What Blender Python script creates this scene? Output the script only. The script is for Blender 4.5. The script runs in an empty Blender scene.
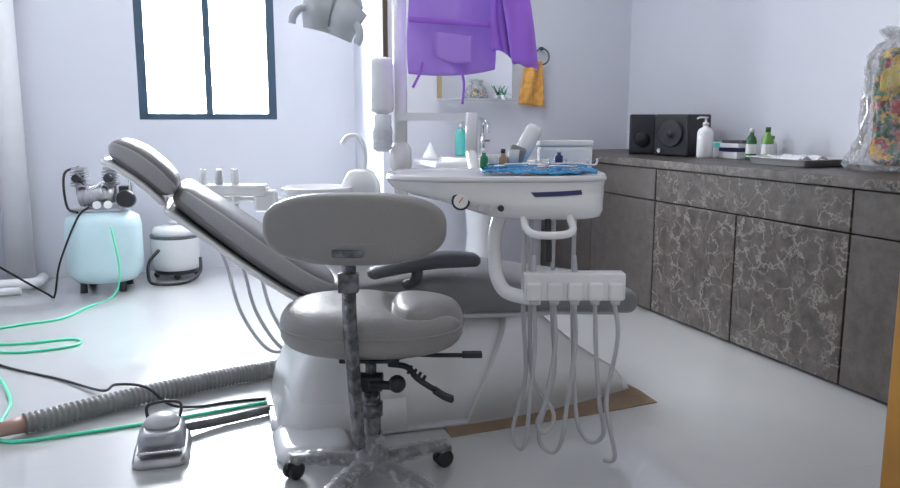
import bpy, math, random
from mathutils import Vector, Matrix
random.seed(4)
R = math.radians(19.8)
CR, SR = math.cos(R), math.sin(R)
def rm(x, y, z=0.0):
    return (CR*x - SR*y, SR*x + CR*y, z)
SC = bpy.context.scene
COL = SC.collection
SC.view_settings.view_transform = 'Standard'

# ------------------------------------------------------------ materials
def mat(name, col, rough=0.5, metal=0.0, var=0.06, nscale=8.0, bump=0.0, bscale=60.0, alpha=1.0, trans=0.0, emit=0.0, coat=0.0, col2=None, sheen=0.0, spec=0.5):
    m = bpy.data.materials.new(name); m.use_nodes = True
    nt = m.node_tree; b = nt.nodes['Principled BSDF']
    tc = nt.nodes.new('ShaderNodeTexCoord')
    n = nt.nodes.new('ShaderNodeTexNoise'); n.inputs['Scale'].default_value = nscale; n.inputs['Detail'].default_value = 4
    nt.links.new(tc.outputs['Object'], n.inputs['Vector'])
    cr = nt.nodes.new('ShaderNodeValToRGB')
    c1 = [max(0, c*(1-var)) for c in col]; c2 = [min(1, c*(1+var)) for c in col] if col2 is None else col2
    cr.color_ramp.elements[0].position = .35; cr.color_ramp.elements[1].position = .65
    cr.color_ramp.elements[0].color = (*c1, 1); cr.color_ramp.elements[1].color = (*c2, 1)
    nt.links.new(n.outputs['Fac'], cr.inputs['Fac'])
    nt.links.new(cr.outputs['Color'], b.inputs['Base Color'])
    b.inputs['Roughness'].default_value = rough; b.inputs['Metallic'].default_value = metal
    b.inputs['Alpha'].default_value = alpha; b.inputs['Transmission Weight'].default_value = trans
    b.inputs['Coat Weight'].default_value = coat
    b.inputs['Sheen Weight'].default_value = sheen
    b.inputs['Specular IOR Level'].default_value = spec
    if emit:
        b.inputs['Emission Color'].default_value = (*col, 1); b.inputs['Emission Strength'].default_value = emit
    if bump > 0:
        n2 = nt.nodes.new('ShaderNodeTexNoise'); n2.inputs['Scale'].default_value = bscale; n2.inputs['Detail'].default_value = 3
        nt.links.new(tc.outputs['Object'], n2.inputs['Vector'])
        bp = nt.nodes.new('ShaderNodeBump'); bp.inputs['Strength'].default_value = bump; bp.inputs['Distance'].default_value = .01
        nt.links.new(n2.outputs['Fac'], bp.inputs['Height']); nt.links.new(bp.outputs['Normal'], b.inputs['Normal'])
    return m

def marble(name, base, vein, scale, amt, dist=.3, width=.07, contrast=.6, lo=.40, hi=.66):
    m = bpy.data.materials.new(name); m.use_nodes = True
    nt = m.node_tree; b = nt.nodes['Principled BSDF']
    tc = nt.nodes.new('ShaderNodeTexCoord')
    n = nt.nodes.new('ShaderNodeTexNoise'); n.inputs['Scale'].default_value = 9; n.inputs['Detail'].default_value = 6; n.inputs['Roughness'].default_value = .6
    nt.links.new(tc.outputs['Object'], n.inputs['Vector'])
    mx = nt.nodes.new('ShaderNodeVectorMath'); mx.operation = 'MULTIPLY_ADD'
    mx.inputs[1].default_value = (dist, dist, dist)
    nt.links.new(n.outputs['Color'], mx.inputs[0]); nt.links.new(tc.outputs['Object'], mx.inputs[2])
    v = nt.nodes.new('ShaderNodeTexVoronoi'); v.feature = 'DISTANCE_TO_EDGE'; v.inputs['Scale'].default_value = scale
    nt.links.new(mx.outputs[0], v.inputs['Vector'])
    cr = nt.nodes.new('ShaderNodeValToRGB'); e = cr.color_ramp.elements
    e[0].position = 0.0; e[0].color = (1, 1, 1, 1); e[1].position = width; e[1].color = (0, 0, 0, 1)
    nt.links.new(v.outputs['Distance'], cr.inputs['Fac'])
    n3 = nt.nodes.new('ShaderNodeTexNoise'); n3.inputs['Scale'].default_value = 11; n3.inputs['Detail'].default_value = 4
    nt.links.new(tc.outputs['Object'], n3.inputs['Vector'])
    cr3 = nt.nodes.new('ShaderNodeValToRGB'); cr3.color_ramp.elements[0].position = lo; cr3.color_ramp.elements[1].position = hi
    nt.links.new(n3.outputs['Fac'], cr3.inputs['Fac'])
    mu = nt.nodes.new('ShaderNodeMath'); mu.operation = 'MULTIPLY'
    nt.links.new(cr.outputs['Color'], mu.inputs[0]); nt.links.new(cr3.outputs['Color'], mu.inputs[1])
    mu2 = nt.nodes.new('ShaderNodeMath'); mu2.operation = 'MULTIPLY'; mu2.inputs[1].default_value = amt
    nt.links.new(mu.outputs[0], mu2.inputs[0])
    n2 = nt.nodes.new('ShaderNodeTexNoise'); n2.inputs['Scale'].default_value = 14; n2.inputs['Detail'].default_value = 10; n2.inputs['Roughness'].default_value = .7
    nt.links.new(tc.outputs['Object'], n2.inputs['Vector'])
    cr2 = nt.nodes.new('ShaderNodeValToRGB')
    cr2.color_ramp.elements[0].position = .35; cr2.color_ramp.elements[1].position = .68
    cr2.color_ramp.elements[0].color = (*[c*(1-contrast) for c in base], 1); cr2.color_ramp.elements[1].color = (*[c*(1+contrast) for c in base], 1)
    nt.links.new(n2.outputs['Fac'], cr2.inputs['Fac'])
    mix = nt.nodes.new('ShaderNodeMixRGB'); mix.inputs['Color2'].default_value = (*vein, 1)
    nt.links.new(mu2.outputs[0], mix.inputs['Fac']); nt.links.new(cr2.outputs['Color'], mix.inputs['Color1'])
    nt.links.new(mix.outputs[0], b.inputs['Base Color'])
    b.inputs['Roughness'].default_value = .42; b.inputs['Specular IOR Level'].default_value = .4
    return m

def patchmat(name, cols, scale):
    m = bpy.data.materials.new(name); m.use_nodes = True
    nt = m.node_tree; b = nt.nodes['Principled BSDF']
    tc = nt.nodes.new('ShaderNodeTexCoord')
    n = nt.nodes.new('ShaderNodeTexNoise'); n.inputs['Scale'].default_value = 45
    nt.links.new(tc.outputs['Object'], n.inputs['Vector'])
    mx = nt.nodes.new('ShaderNodeVectorMath'); mx.operation = 'MULTIPLY_ADD'; mx.inputs[1].default_value = (.05, .05, .05)
    nt.links.new(n.outputs['Color'], mx.inputs[0]); nt.links.new(tc.outputs['Object'], mx.inputs[2])
    v = nt.nodes.new('ShaderNodeTexVoronoi'); v.inputs['Scale'].default_value = scale; v.distance = 'MANHATTAN'
    nt.links.new(mx.outputs[0], v.inputs['Vector'])
    sp = nt.nodes.new('ShaderNodeSeparateColor'); nt.links.new(v.outputs['Color'], sp.inputs['Color'])
    cr = nt.nodes.new('ShaderNodeValToRGB'); cr.color_ramp.interpolation = 'CONSTANT'
    e = cr.color_ramp.elements
    for i, c in enumerate(cols):
        if i < 2: el = e[i]; el.position = i/len(cols)
        else: el = e.new(i/len(cols))
        el.color = (*c, 1)
    nt.links.new(sp.outputs[0], cr.inputs['Fac']); nt.links.new(cr.outputs['Color'], b.inputs['Base Color'])
    n2 = nt.nodes.new('ShaderNodeTexNoise'); n2.inputs['Scale'].default_value = 30
    nt.links.new(tc.outputs['Object'], n2.inputs['Vector'])
    bp = nt.nodes.new('ShaderNodeBump'); bp.inputs['Strength'].default_value = 1.0; bp.inputs['Distance'].default_value = .015
    nt.links.new(n2.outputs['Fac'], bp.inputs['Height']); nt.links.new(bp.outputs['Normal'], b.inputs['Normal'])
    b.inputs['Roughness'].default_value = .2
    return m

M = {}
M['wall'] = mat('wall_paint', (.71, .725, .79), .75, var=.015, nscale=2)
M['ceil'] = mat('ceiling_paint', (.85, .85, .86), .8, var=.01)
M['sky'] = mat('bright_overcast_sky', (.94, .97, 1.0), .9, var=.01, emit=52)
M['white'] = mat('white_plastic', (.83, .84, .85), .2, var=.02, coat=.7)
M['shell'] = mat('light_grey_plastic', (.56, .57, .60), .35, var=.02)
M['ceramic'] = mat('white_ceramic', (.86, .87, .89), .12, var=.01, coat=.5)
M['lamp'] = mat('pale_blue_grey_lamp_plastic', (.60, .64, .67), .3, var=.04, coat=.3)
M['uphd'] = mat('dark_grey_leatherette_edge', (.20, .20, .21), .38, var=.05, bump=.2, bscale=180)
M['uphs'] = mat('seat_grey_leatherette', (.22, .22, .228), .38, var=.05, bump=.2, bscale=180)
M['uphl'] = mat('light_grey_leatherette_panel', (.38, .385, .40), .4, var=.03, bump=.15, bscale=150)
M['stoolu'] = mat('stool_grey_leatherette', (.27, .263, .26), .36, var=.04, bump=.2, bscale=180)
M['arm'] = mat('dark_grey_armrest', (.085, .09, .105), .45, var=.1)
M['black'] = mat('black_plastic', (.015, .017, .022), .4, var=.15)
M['bar'] = mat('plastic_wrapped_black_steel', (.035, .042, .055), .25, var=.6, nscale=30, bump=.8, bscale=45, coat=.9, col2=(.16, .17, .19))
M['dark'] = mat('dark_gap', (.02, .018, .017), .9)
M['chrome'] = mat('chrome', (.7, .7, .72), .15, metal=1, var=.03)
M['steel'] = mat('brushed_steel', (.50, .50, .52), .30, metal=.9, var=.08)
M['traysteel'] = mat('satin_steel_tray', (.62, .62, .64), .35, metal=.45, var=.05)
M['silver'] = mat('silver_grey_paint', (.36, .37, .40), .3, metal=.5, var=.08)
M['wrap'] = mat('dark_painted_base_metal', (.05, .052, .06), .3, metal=.2, var=.3, nscale=22, coat=.6)
M['hose'] = mat('grey_hose', (.46, .46, .48), .45, var=.05)
M['corr'] = mat('grey_corrugated_hose', (.24, .235, .24), .55, var=.08)
M['corr2'] = mat('dark_grey_hose', (.14, .14, .15), .5, var=.08)
M['green'] = mat('mint_green_tube', (.10, .78, .48), .3, var=.06)
M['cable'] = mat('black_cable', (.01, .01, .012), .5)
M['tank'] = mat('pale_cyan_paint', (.58, .77, .81), .3, var=.03, coat=.3)
M['purple'] = mat('light_violet_cloth', (.50, .29, .92), .85, var=.05, nscale=5, sheen=.3)
M['purple2'] = mat('deep_violet_cloth', (.40, .16, .80), .8, var=.06, nscale=5, sheen=.3)
M['orange'] = mat('orange_towel', (.78, .40, .10), .9, var=.15, nscale=30, bump=.8, bscale=120)
M['mirror'] = mat('mirror_glass', (.85, .87, .9), .03, metal=1, var=.01)
M['tan'] = mat('tan_wood', (.42, .30, .18), .5, var=.12, nscale=12)
M['edge'] = mat('dark_brown_door_edge', (.09, .06, .045), .5, var=.12, nscale=12)
M['door'] = mat('orange_brown_wood', (.50, .24, .04), .45, var=.15, nscale=5)
M['card'] = mat('brown_cardboard', (.29, .205, .135), .85, var=.1, nscale=12)
M['frame'] = mat('slate_blue_window_frame', (.045, .085, .13), .4, var=.04)
M['blue'] = mat('blue_plastic_sheet', (.03, .34, .72), .25, var=.3, nscale=18, bump=.5, bscale=30, coat=.5)
M['teal'] = mat('teal_soap', (.10, .55, .50), .15, var=.05, coat=.4)
M['lime'] = mat('green_liquid_bottle', (.18, .38, .07), .2, var=.1)
M['dgreen'] = mat('dark_green_bottle', (.03, .12, .05), .2, var=.1)
M['red'] = mat('red_print', (.55, .04, .03), .4)
M['yellow'] = mat('yellow_print', (.8, .6, .05), .4)
M['navy'] = mat('navy_print', (.03, .04, .15), .4)
M['leaf'] = mat('leaf_green', (.04, .25, .12), .5, var=.3)
M['spk'] = mat('speaker_black', (.010, .010, .014), .35, var=.1)
M['spkg'] = mat('speaker_grille_grey', (.022, .024, .032), .5, var=.1)
M['clear'] = mat('clear_plastic_bag', (.20, .22, .25), .06, var=.0, nscale=42, bump=1.0, bscale=44, alpha=.34, coat=1.0, col2=(.85, .87, .9))  # near-white noise tone paints the bag's highlights into its colour
M['film2'] = mat('clear_crinkled_wrap', (.45, .46, .5), .08, var=.0, nscale=40, bump=1.0, bscale=45, alpha=.34, coat=1.0, col2=(.85, .87, .9))
M['film'] = patchmat('printed_snack_wrapper', [(.75, .38, .02), (.02, .10, .02), (.80, .50, .03), (.50, .03, .02), (.015, .015, .02), (.03, .20, .04)], 34)
M['bottleclear'] = mat('translucent_bottle', (.8, .84, .88), .15, var=.03, alpha=.75)
M['gauge'] = mat('gauge_face', (.85, .85, .85), .4)
M['rosy'] = mat('rusty_pink_collar', (.42, .26, .22), .5)
M['pvc'] = mat('white_pvc', (.90, .90, .92), .35, var=.02)
M['marble'] = marble('dark_marble_laminate', (.068, .056, .049), (.25, .225, .20), 11.5, .85, dist=.20, width=.065, contrast=.55, lo=.38, hi=.56)
M['plain'] = marble('grey_brown_laminate', (.082, .070, .063), (.13, .12, .11), 8.0, .25, contrast=.3)
M['top'] = marble('dark_stone_top', (.075, .062, .055), (.24, .215, .19), 13.0, .7, contrast=.65, lo=.38, hi=.55)

def floor_mat():
    m = bpy.data.materials.new('polished_vitrified_tile'); m.use_nodes = True
    nt = m.node_tree; b = nt.nodes['Principled BSDF']
    tc = nt.nodes.new('ShaderNodeTexCoord')
    br = nt.nodes.new('ShaderNodeTexBrick'); br.offset = 0
    br.inputs['Color1'].default_value = (.58, .59, .595, 1); br.inputs['Color2'].default_value = (.585, .595, .60, 1)
    br.inputs['Mortar'].default_value = (.53, .54, .54, 1); br.inputs['Scale'].default_value = 1.0
    br.inputs['Mortar Size'].default_value = .0012; br.inputs['Brick Width'].default_value = .8; br.inputs['Row Height'].default_value = .8
    nt.links.new(tc.outputs['Object'], br.inputs['Vector'])
    n = nt.nodes.new('ShaderNodeTexNoise'); n.inputs['Scale'].default_value = 2.5; n.inputs['Detail'].default_value = 6
    nt.links.new(tc.outputs['Object'], n.inputs['Vector'])
    cr = nt.nodes.new('ShaderNodeValToRGB'); cr.color_ramp.elements[0].color = (.88, .89, .90, 1); cr.color_ramp.elements[1].color = (1, 1, 1, 1)
    nt.links.new(n.outputs['Fac'], cr.inputs['Fac'])
    mix = nt.nodes.new('ShaderNodeMixRGB'); mix.blend_type = 'MULTIPLY'; mix.inputs['Fac'].default_value = 1
    nt.links.new(br.outputs['Color'], mix.inputs['Color1']); nt.links.new(cr.outputs['Color'], mix.inputs['Color2'])
    nt.links.new(mix.outputs[0], b.inputs['Base Color'])
    b.inputs['Roughness'].default_value = .30; b.inputs['Coat Weight'].default_value = 1.0; b.inputs['Coat Roughness'].default_value = .045
    b.inputs['Specular IOR Level'].default_value = .8; b.inputs['Coat IOR'].default_value = 1.75
    return m
M['floor'] = floor_mat()
def glass_mat():
    m = bpy.data.materials.new('window_glass'); m.use_nodes = True
    nt = m.node_tree; nt.nodes.clear()
    o = nt.nodes.new('ShaderNodeOutputMaterial'); mx = nt.nodes.new('ShaderNodeMixShader')
    t = nt.nodes.new('ShaderNodeBsdfTransparent'); g = nt.nodes.new('ShaderNodeBsdfGlossy'); g.inputs['Roughness'].default_value = .05
    mx.inputs[0].default_value = .06
    nt.links.new(t.outputs[0], mx.inputs[1]); nt.links.new(g.outputs[0], mx.inputs[2]); nt.links.new(mx.outputs[0], o.inputs[0])
    return m
M['glass'] = glass_mat()

# ------------------------------------------------------------ geometry builder
def catmull(pts, n=8):
    P = [Vector(p) for p in pts]
    if len(P) < 3: 
        return [P[0].lerp(P[1], i/n) for i in range(n+1)]
    out = []
    for i in range(len(P)-1):
        p0 = P[i-1] if i > 0 else P[i]*2-P[i+1]
        p1, p2 = P[i], P[i+1]
        p3 = P[i+2] if i+2 < len(P) else P[i+1]*2-P[i]
        for k in range(n):
            t = k/n
            out.append(.5*((2*p1)+(p2-p0)*t+(2*p0-5*p1+4*p2-p3)*t*t+(3*p1-p0-3*p2+p3)*t**3))
    out.append(P[-1]); return out
def spow(c, p): return math.copysign(abs(c)**p, c)

class G:
    def __init__(s): s.v = []; s.f = []; s.s = []
    def mark(s): return len(s.v)
    def xf(s, m, fn):
        for i in range(m, len(s.v)): s.v[i] = Vector(fn(s.v[i]))
        return s
    def face(s, idx, sm=False): s.f.append(idx); s.s.append(sm)
    def box(s, c, d, rot=None):
        b = len(s.v); c = Vector(c)
        for z in (-.5, .5):
            for y in (-.5, .5):
                for x in (-.5, .5):
                    p = Vector((x*d[0], y*d[1], z*d[2]))
                    if rot: p = rot @ p
                    s.v.append(c+p)
        for f in ((0,2,3,1),(4,5,7,6),(0,1,5,4),(2,6,7,3),(0,4,6,2),(1,3,7,5)):
            s.face([b+i for i in f])
        return s
    def rings(s, rs, cap=True, sm=True, closed=True):
        b = len(s.v); n = len(rs[0])
        for r in rs: s.v += [Vector(p) for p in r]
        for i in range(len(rs)-1):
            for j in range(n if closed else n-1):
                k = (j+1) % n
                s.face([b+i*n+j, b+i*n+k, b+(i+1)*n+k, b+(i+1)*n+j], sm)
        if cap:
            s.face([b+j for j in range(n)][::-1]); s.face([b+(len(rs)-1)*n+j for j in range(n)])
        return s
    def lathe(s, prof, c=(0,0,0), n=28, rot=None, cap=True):
        c = Vector(c); rs = []
        for r, z in prof:
            ring = []
            for j in range(n):
                a = 2*math.pi*j/n
                p = Vector((r*math.cos(a), r*math.sin(a), z))
                if rot: p = rot @ p
                ring.append(c+p)
            rs.append(ring)
        return s.rings(rs, cap)
    def cyl(s, p0, p1, r, r2=None, n=20):
        p0 = Vector(p0); p1 = Vector(p1); d = p1-p0
        rot = d.to_track_quat('Z', 'Y').to_matrix()
        return s.lathe([(r, 0), (r if r2 is None else r2, d.length)], p0, n, rot)
    def stack(s, levels, c=(0,0,0), n=48, e=2.0):
        c = Vector(c); rs = []
        for L in levels:
            z, rx, ry = L[:3]; cx, cy = (L[3], L[4]) if len(L) > 4 else (0, 0)
            rs.append([c+Vector((cx+rx*spow(math.cos(2*math.pi*j/n), 2/e), cy+ry*spow(math.sin(2*math.pi*j/n), 2/e), z)) for j in range(n)])
        return s.rings(rs)
    def pad(s, rx, ry, h, c=(0,0,0), e=2.6, n=48, k=8, q=2.0):
        lv = []
        for i in range(k*2+1):
            a = -math.pi/2+math.pi*i/(k*2)
            w = max(.02, abs(math.cos(a))**(2/q*.5)); z = h*math.sin(a)
            rr = h*1.2
            lv.append((z, rx-rr*(1-w) if w > .05 else rx*.4, ry-rr*(1-w) if w > .05 else ry*.4))
        return s.stack(lv, c, n, e)
    def tube(s, pts, r, n=10, sub=8, smooth=True, rf=None):
        P = catmull(pts, sub) if smooth else [Vector(p) for p in pts]
        rs = []; up = None
        for i, p in enumerate(P):
            t = (P[min(i+1, len(P)-1)]-P[max(i-1, 0)]).normalized()
            if up is None:
                up = Vector((0, 0, 1)) if abs(t.z) < .9 else Vector((1, 0, 0))
            a = t.cross(up)
            if a.length < 1e-4: a = t.cross(Vector((0, 1, 0)))
            a.normalize(); b2 = t.cross(a).normalized(); up = -b2 if (-b2).dot(up) > 0 else b2
            rr = rf(i, len(P)) if rf else r
            rs.append([p+a*rr*math.cos(2*math.pi*j/n)+b2*rr*math.sin(2*math.pi*j/n) for j in range(n)])
        return s.rings(rs)
    def sweep(s, pts, w, th, yc=0.0, e=4.5, n=40, sub=10, Rend=None, wr=None):
        K = len(pts)
        W = w if isinstance(w, (list, tuple)) else [w]*K
        T = th if isinstance(th, (list, tuple)) else [th]*K
        P = catmull([(x, W[i], z) for i, (x, z) in enumerate(pts)], sub)
        Tt = [v.x for v in catmull([(t, 0, 0) for t in T], sub)]
        C = [Vector((p.x, 0, p.z)) for p in P]
        L = [0]
        for i in range(1, len(C)): L.append(L[-1]+(C[i]-C[i-1]).length)
        tot = L[-1]; Re = Rend or max(T)*.5; Rw = wr or Re
        ds = [Re*(1-math.cos(a*math.pi/2/6)) for a in range(0, 7)]
        st = sorted(set([round(d, 5) for d in ds]+[round(tot-d, 5) for d in ds]+[round(l, 5) for l in L if Re < l < tot-Re]))
        rs = []
        for d in st:
            i = 0
            while i < len(L)-2 and L[i+1] < d: i += 1
            f = (d-L[i])/max(1e-6, L[i+1]-L[i])
            c = C[i].lerp(C[i+1], f); ww = P[i].y*(1-f)+P[i+1].y*f; tt = Tt[i]*(1-f)+Tt[i+1]*f
            t = (C[min(i+2, len(C)-1)]-C[max(i-1, 0)]).normalized(); nn = Vector((-t.z, 0, t.x))
            de = min(d, tot-d); sc = 1.0
            if de < Re: sc = math.sqrt(max(.0009, 1-(1-de/Re)**2))
            ww = ww-2*Rw*(1-sc); tt = tt*sc
            rs.append([c+nn*(tt/2*spow(math.sin(2*math.pi*j/n), 2/e*1.2))+Vector((0, yc+ww/2*spow(math.cos(2*math.pi*j/n), 2/e), 0)) for j in range(n)])
        return s.rings(rs)
    def prism(s, prof, y0, y1, sm=False):
        b = len(s.v); n = len(prof)
        for y in (y0, y1): s.v += [Vector((x, y, z)) for x, z in prof]
        s.face([b+i for i in range(n)]); s.face([b+n+i for i in range(n)][::-1])
        for i in range(n):
            k = (i+1) % n; s.face([b+i, b+n+i, b+n+k, b+k], sm)
        return s
    def grid(s, fn, nu, nv, sm=True):
        b = len(s.v)
        for i in range(nu+1):
            for j in range(nv+1): s.v.append(Vector(fn(i/nu, j/nv)))
        for i in range(nu):
            for j in range(nv):
                a = b+i*(nv+1)+j; s.face([a, a+nv+1, a+nv+2, a+1], sm)
        return s
    def sphere(s, c, r, n=16, sc=(1,1,1)):
        k = 8; pr = [(max(.001, r*math.cos(-math.pi/2+math.pi*i/k)), r*math.sin(-math.pi/2+math.pi*i/k)) for i in range(k+1)]
        m = s.mark(); s.lathe(pr, (0,0,0), n)
        c = Vector(c)
        return s.xf(m, lambda v: (c.x+v.x*sc[0], c.y+v.y*sc[1], c.z+v.z*sc[2]))

def mk(g, name, m, parent=None, bevel=0, label=None, loc=None, rot=None, solid=0, segs=2, kind=None):
    me = bpy.data.meshes.new(name); me.from_pydata([tuple(v) for v in g.v], [], g.f)
    me.polygons.foreach_set('use_smooth', g.s)
    me.materials.append(M[m]); me.update()
    import bmesh
    bm = bmesh.new(); bm.from_mesh(me); bmesh.ops.recalc_face_normals(bm, faces=bm.faces); bm.to_mesh(me); bm.free()
    o = bpy.data.objects.new(name, me); COL.objects.link(o)
    if parent: o.parent = parent
    if loc: o.location = loc
    if rot: o.rotation_euler = rot
    if solid:
        md = o.modifiers.new('solid', 'SOLIDIFY'); md.thickness = solid; md.offset = 0
    if bevel:
        md = o.modifiers.new('bev', 'BEVEL'); md.width = bevel; md.segments = segs; md.limit_method = 'ANGLE'; md.angle_limit = math.radians(40)
    if label: o['label'] = label
    if kind: o['kind'] = kind
    return o
def thing(name, label, cat, loc, rotz=0.0, group=None):
    e = bpy.data.objects.new(name, None); COL.objects.link(e)
    e.empty_display_size = .05
    e.location = loc; e.rotation_euler = (0, 0, rotz)
    e['label'] = label; e['category'] = cat
    if group: e['group'] = group
    return e
def solo(g, name, m, label, cat, group=None, **kw):
    o = mk(g, name, m, **kw); o['label'] = label; o['category'] = cat
    if group: o['group'] = group
    return o
def rx(a): return Matrix.Rotation(math.radians(a), 3, 'X')
def ry(a): return Matrix.Rotation(math.radians(a), 3, 'Y')
def rz(a): return Matrix.Rotation(math.radians(a), 3, 'Z')

# ------------------------------------------------------------ room
RO = (0, 0, R)
XL, XR_, YB, YB2, XP, H = -1.15, 2.975, 5.42, 4.67, 1.247, 2.7
Y0 = -1.2
mk(G().box(((XL+XR_)/2, (Y0+YB)/2, -.05), (XR_-XL+.4, YB-Y0+.4, .1)), 'floor', 'floor', rot=RO, kind='structure')
mk(G().box(((XL+XR_)/2, (Y0+YB)/2, H+.05), (XR_-XL+.4, YB-Y0+.4, .1)), 'ceiling', 'ceil', rot=RO, kind='structure')
WX0, WX1, WZ0, WZ1 = -.155, .71, .99, 2.1
g = G()
g.box(((XL-.1+WX0)/2, YB+.06, H/2), (WX0-XL+.1, .12, H)); g.box(((WX1+XP+.12)/2, YB+.06, H/2), (XP+.12-WX1, .12, H))
g.box(((WX0+WX1)/2, YB+.06, WZ0/2), (WX1-WX0, .12, WZ0)); g.box(((WX0+WX1)/2, YB+.06, (WZ1+H)/2), (WX1-WX0, .12, H-WZ1))
mk(g, 'wall_back', 'wall', rot=RO, kind='structure')
mk(G().box(((XP+XR_+.1)/2, YB2+.06, H/2), (XR_+.1-XP, .12, H)), 'wall_sink_side', 'wall', rot=RO, kind='structure')
mk(G().box((XP+.06, (YB2+.12+YB)/2, H/2), (.12, YB-YB2-.12, H)), 'wall_partition', 'wall', rot=RO, kind='structure')
mk(G().box((XL-.06, (Y0+YB)/2, H/2), (.12, YB-Y0, H)), 'wall_left', 'wall', rot=RO, kind='structure')
mk(G().box((XR_+.06, (Y0+YB2)/2, H/2), (.12, YB2-Y0, H)), 'wall_right', 'wall', rot=RO, kind='structure')
mk(G().box((XP+.015, YB2-.012, 1.25+.7), (.03, .024, 1.4)), 'trim_1', 'edge', rot=RO, kind='structure')
# window
g = G(); fw = .055; y = YB+.03
wx, wz = (WX0+WX1)/2, (WZ0+WZ1)/2
for X in (WX0+fw/2, WX1-fw/2): g.box((X, y, wz), (fw, .06, WZ1-WZ0))
g.box((wx, y, wz), (.045, .05, WZ1-WZ0))
for Z in (WZ0+.02, WZ1-.02): g.box((wx, y+.001, Z), (WX1-WX0, .062, .04))
w = mk(g, 'window_1', 'frame', rot=RO, kind='structure', bevel=.004)
mk(G().box((wx, y+.01, wz), (WX1-WX0-.02, .004, WZ1-WZ0-.02)), 'window_pane', 'glass', parent=w)
mk(G().box((wx, YB+.40, wz), (1.6, .01, 1.7)), 'daylight_outside', 'sky', parent=w)
# door leaf close by
mk(G().box((1.155+.03, .964-.4, 1.02), (.06, .8, 2.04)), 'door_1', 'door', rot=RO, kind='structure', bevel=.006)

# ------------------------------------------------------------ cabinets
CX = 2.325
def cabinet(y0, y1, m, lab, doors=1):
    t = thing('base_cabinet', lab, 'cabinet', rm(CX, (y0+y1)/2), R, 'base cabinets along the wall')
    wd = y1-y0
    mk(G().box((.02+(XR_-CX-.03)/2, 0, .375), (XR_-CX-.03, wd-.002, .748)), 'body', 'dark', t)
    mk(G().box((.009, 0, .666), (.022, wd-.008, .158)), 'drawer', m, t, bevel=.003)
    dw = wd/doors
    for k in range(doors):
        mk(G().box((.009, -wd/2+dw*(k+.5), .296), (.022, dw-.007, .568)), 'door', m, t, bevel=.003)
PL = 'plain grey-brown laminate base cabinet with one drawer'
ML = 'dark marble-patterned base cabinet, one wide drawer, two doors'
cabinet(4.0, 4.66, 'plain', PL); cabinet(3.37, 4.0, 'plain', PL); cabinet(2.15, 3.37, 'marble', ML, 2); cabinet(1.5, 2.15, 'plain', PL)
g = G(); g.box(((CX-.02+XR_-.005)/2, (1.48+4.66)/2, .7705), (XR_-.005-CX+.02, 3.18, .04))
solo(g, 'worktop', 'top', 'long dark brown stone-look worktop on the cabinets', 'worktop', rot=RO, bevel=.004)
ZT = .791
# speakers
t = thing('subwoofer', 'black boxy subwoofer with round driver on the worktop', 'speaker', rm(2.70, 3.71, ZT), R+math.radians(-68))
mk(G().box((0, .03, .115), (.22, .23, .23)), 'body', 'spk', t, bevel=.01)
g = G(); m_ = g.mark(); g.lathe([(.075, 0), (.075, .012), (.067, .014), (.03, -.0), (.02, .012), (.001, .014)], (0, 0, 0), 32, rx(90)); g.xf(m_, lambda v: (v.x, v.y-.085, v.z+.125))
mk(g, 'driver', 'spkg', t)
mk(G().cyl((-.07, -.084, .03), (-.07, -.094, .03), .012), 'knob', 'steel', t)
t = thing('satellite_speaker', 'small black speaker with grey grille beside the subwoofer', 'speaker', rm(2.64, 3.98, ZT), R+math.radians(-35))
mk(G().box((0, .0, .115), (.15, .14, .23)), 'body', 'spk', t, bevel=.008)
g = G(); g.box((0, -.073, .115), (.13, .008, .21)); mk(g, 'grille', 'spkg', t, bevel=.003)
mk(G().lathe([(.045, 0), (.04, .006), (.01, .002), (.001, .006)], (0, -.077, .085), 24, rx(90)), 'driver', 'spk', t)
# pump bottle
def pump(name, lab, loc, m, h, r, cap='white'):
    t = thing(name, lab, 'bottle', loc)
    mk(G().lathe([(r*.9, 0), (r, .01), (r, h*.62), (r*.85, h*.7), (r*.35, h*.76), (r*.35, h*.8)]), 'bottle_body', m, t)
    g = G(); g.lathe([(r*.4, h*.8), (r*.4, h*.86), (r*.15, h*.87), (r*.15, h*.97), (r*.3, h*.97), (r*.3, h)]); g.tube([(0, 0, h*.985), (-r*.8, 0, h*.985), (-r*1.1, 0, h*.95)], r*.12)
    mk(g, 'pump', cap, t)
    return t
pump('pump_bottle', 'white plastic pump bottle of hand sanitizer', rm(2.665, 3.44, ZT), 'ceramic', .215, .042)
# packets pile
for i, (dx, dy, mm, dz, ss) in enumerate(((0, 0, 'white', 0, (.13, .15, .035)), (.01, .02, 'navy', .036, (.12, .13, .02)), (-.01, -.01, 'white', .057, (.13, .12, .022)), (.0, .0, 'arm', .08, (.11, .12, .015)), (.0, .155, 'shell', 0, (.12, .08, .05)), (.01, .15, 'teal', .051, (.09, .07, .03)))):
    g = G().box((0, 0, ss[2]/2), ss)
    solo(g, 'carton', mm, 'small flat carton of supplies stacked on the worktop', 'box', loc=rm(2.81+dx, 3.36+dy, ZT+dz), rot=(0, 0, R+.1*i), bevel=.004)
def bottle(lab, loc, m, h, r, cap, band=None):
    t = thing('bottle', lab, 'bottle', loc)
    mk(G().lathe([(r*.9, 0), (r, .006), (r, h*.6), (r*.8, h*.7), (r*.4, h*.8), (r*.4, h*.86)]), 'bottle_body', m, t)
    mk(G().lathe([(r*.45, h*.86), (r*.45, h)]), 'cap', cap, t)
    if band: mk(G().lathe([(r*1.02, h*.2), (r*1.02, h*.5)], cap=False), 'bottle_label', band, t)
bottle('small dark green bottle with white label', rm(2.76, 3.20, ZT), 'dgreen', .16, .026, 'white', 'white')
bottle('green bottle with pale label and dark cap', rm(2.78, 3.11, ZT), 'lime', .165, .028, 'dgreen', 'ceramic')
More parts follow.
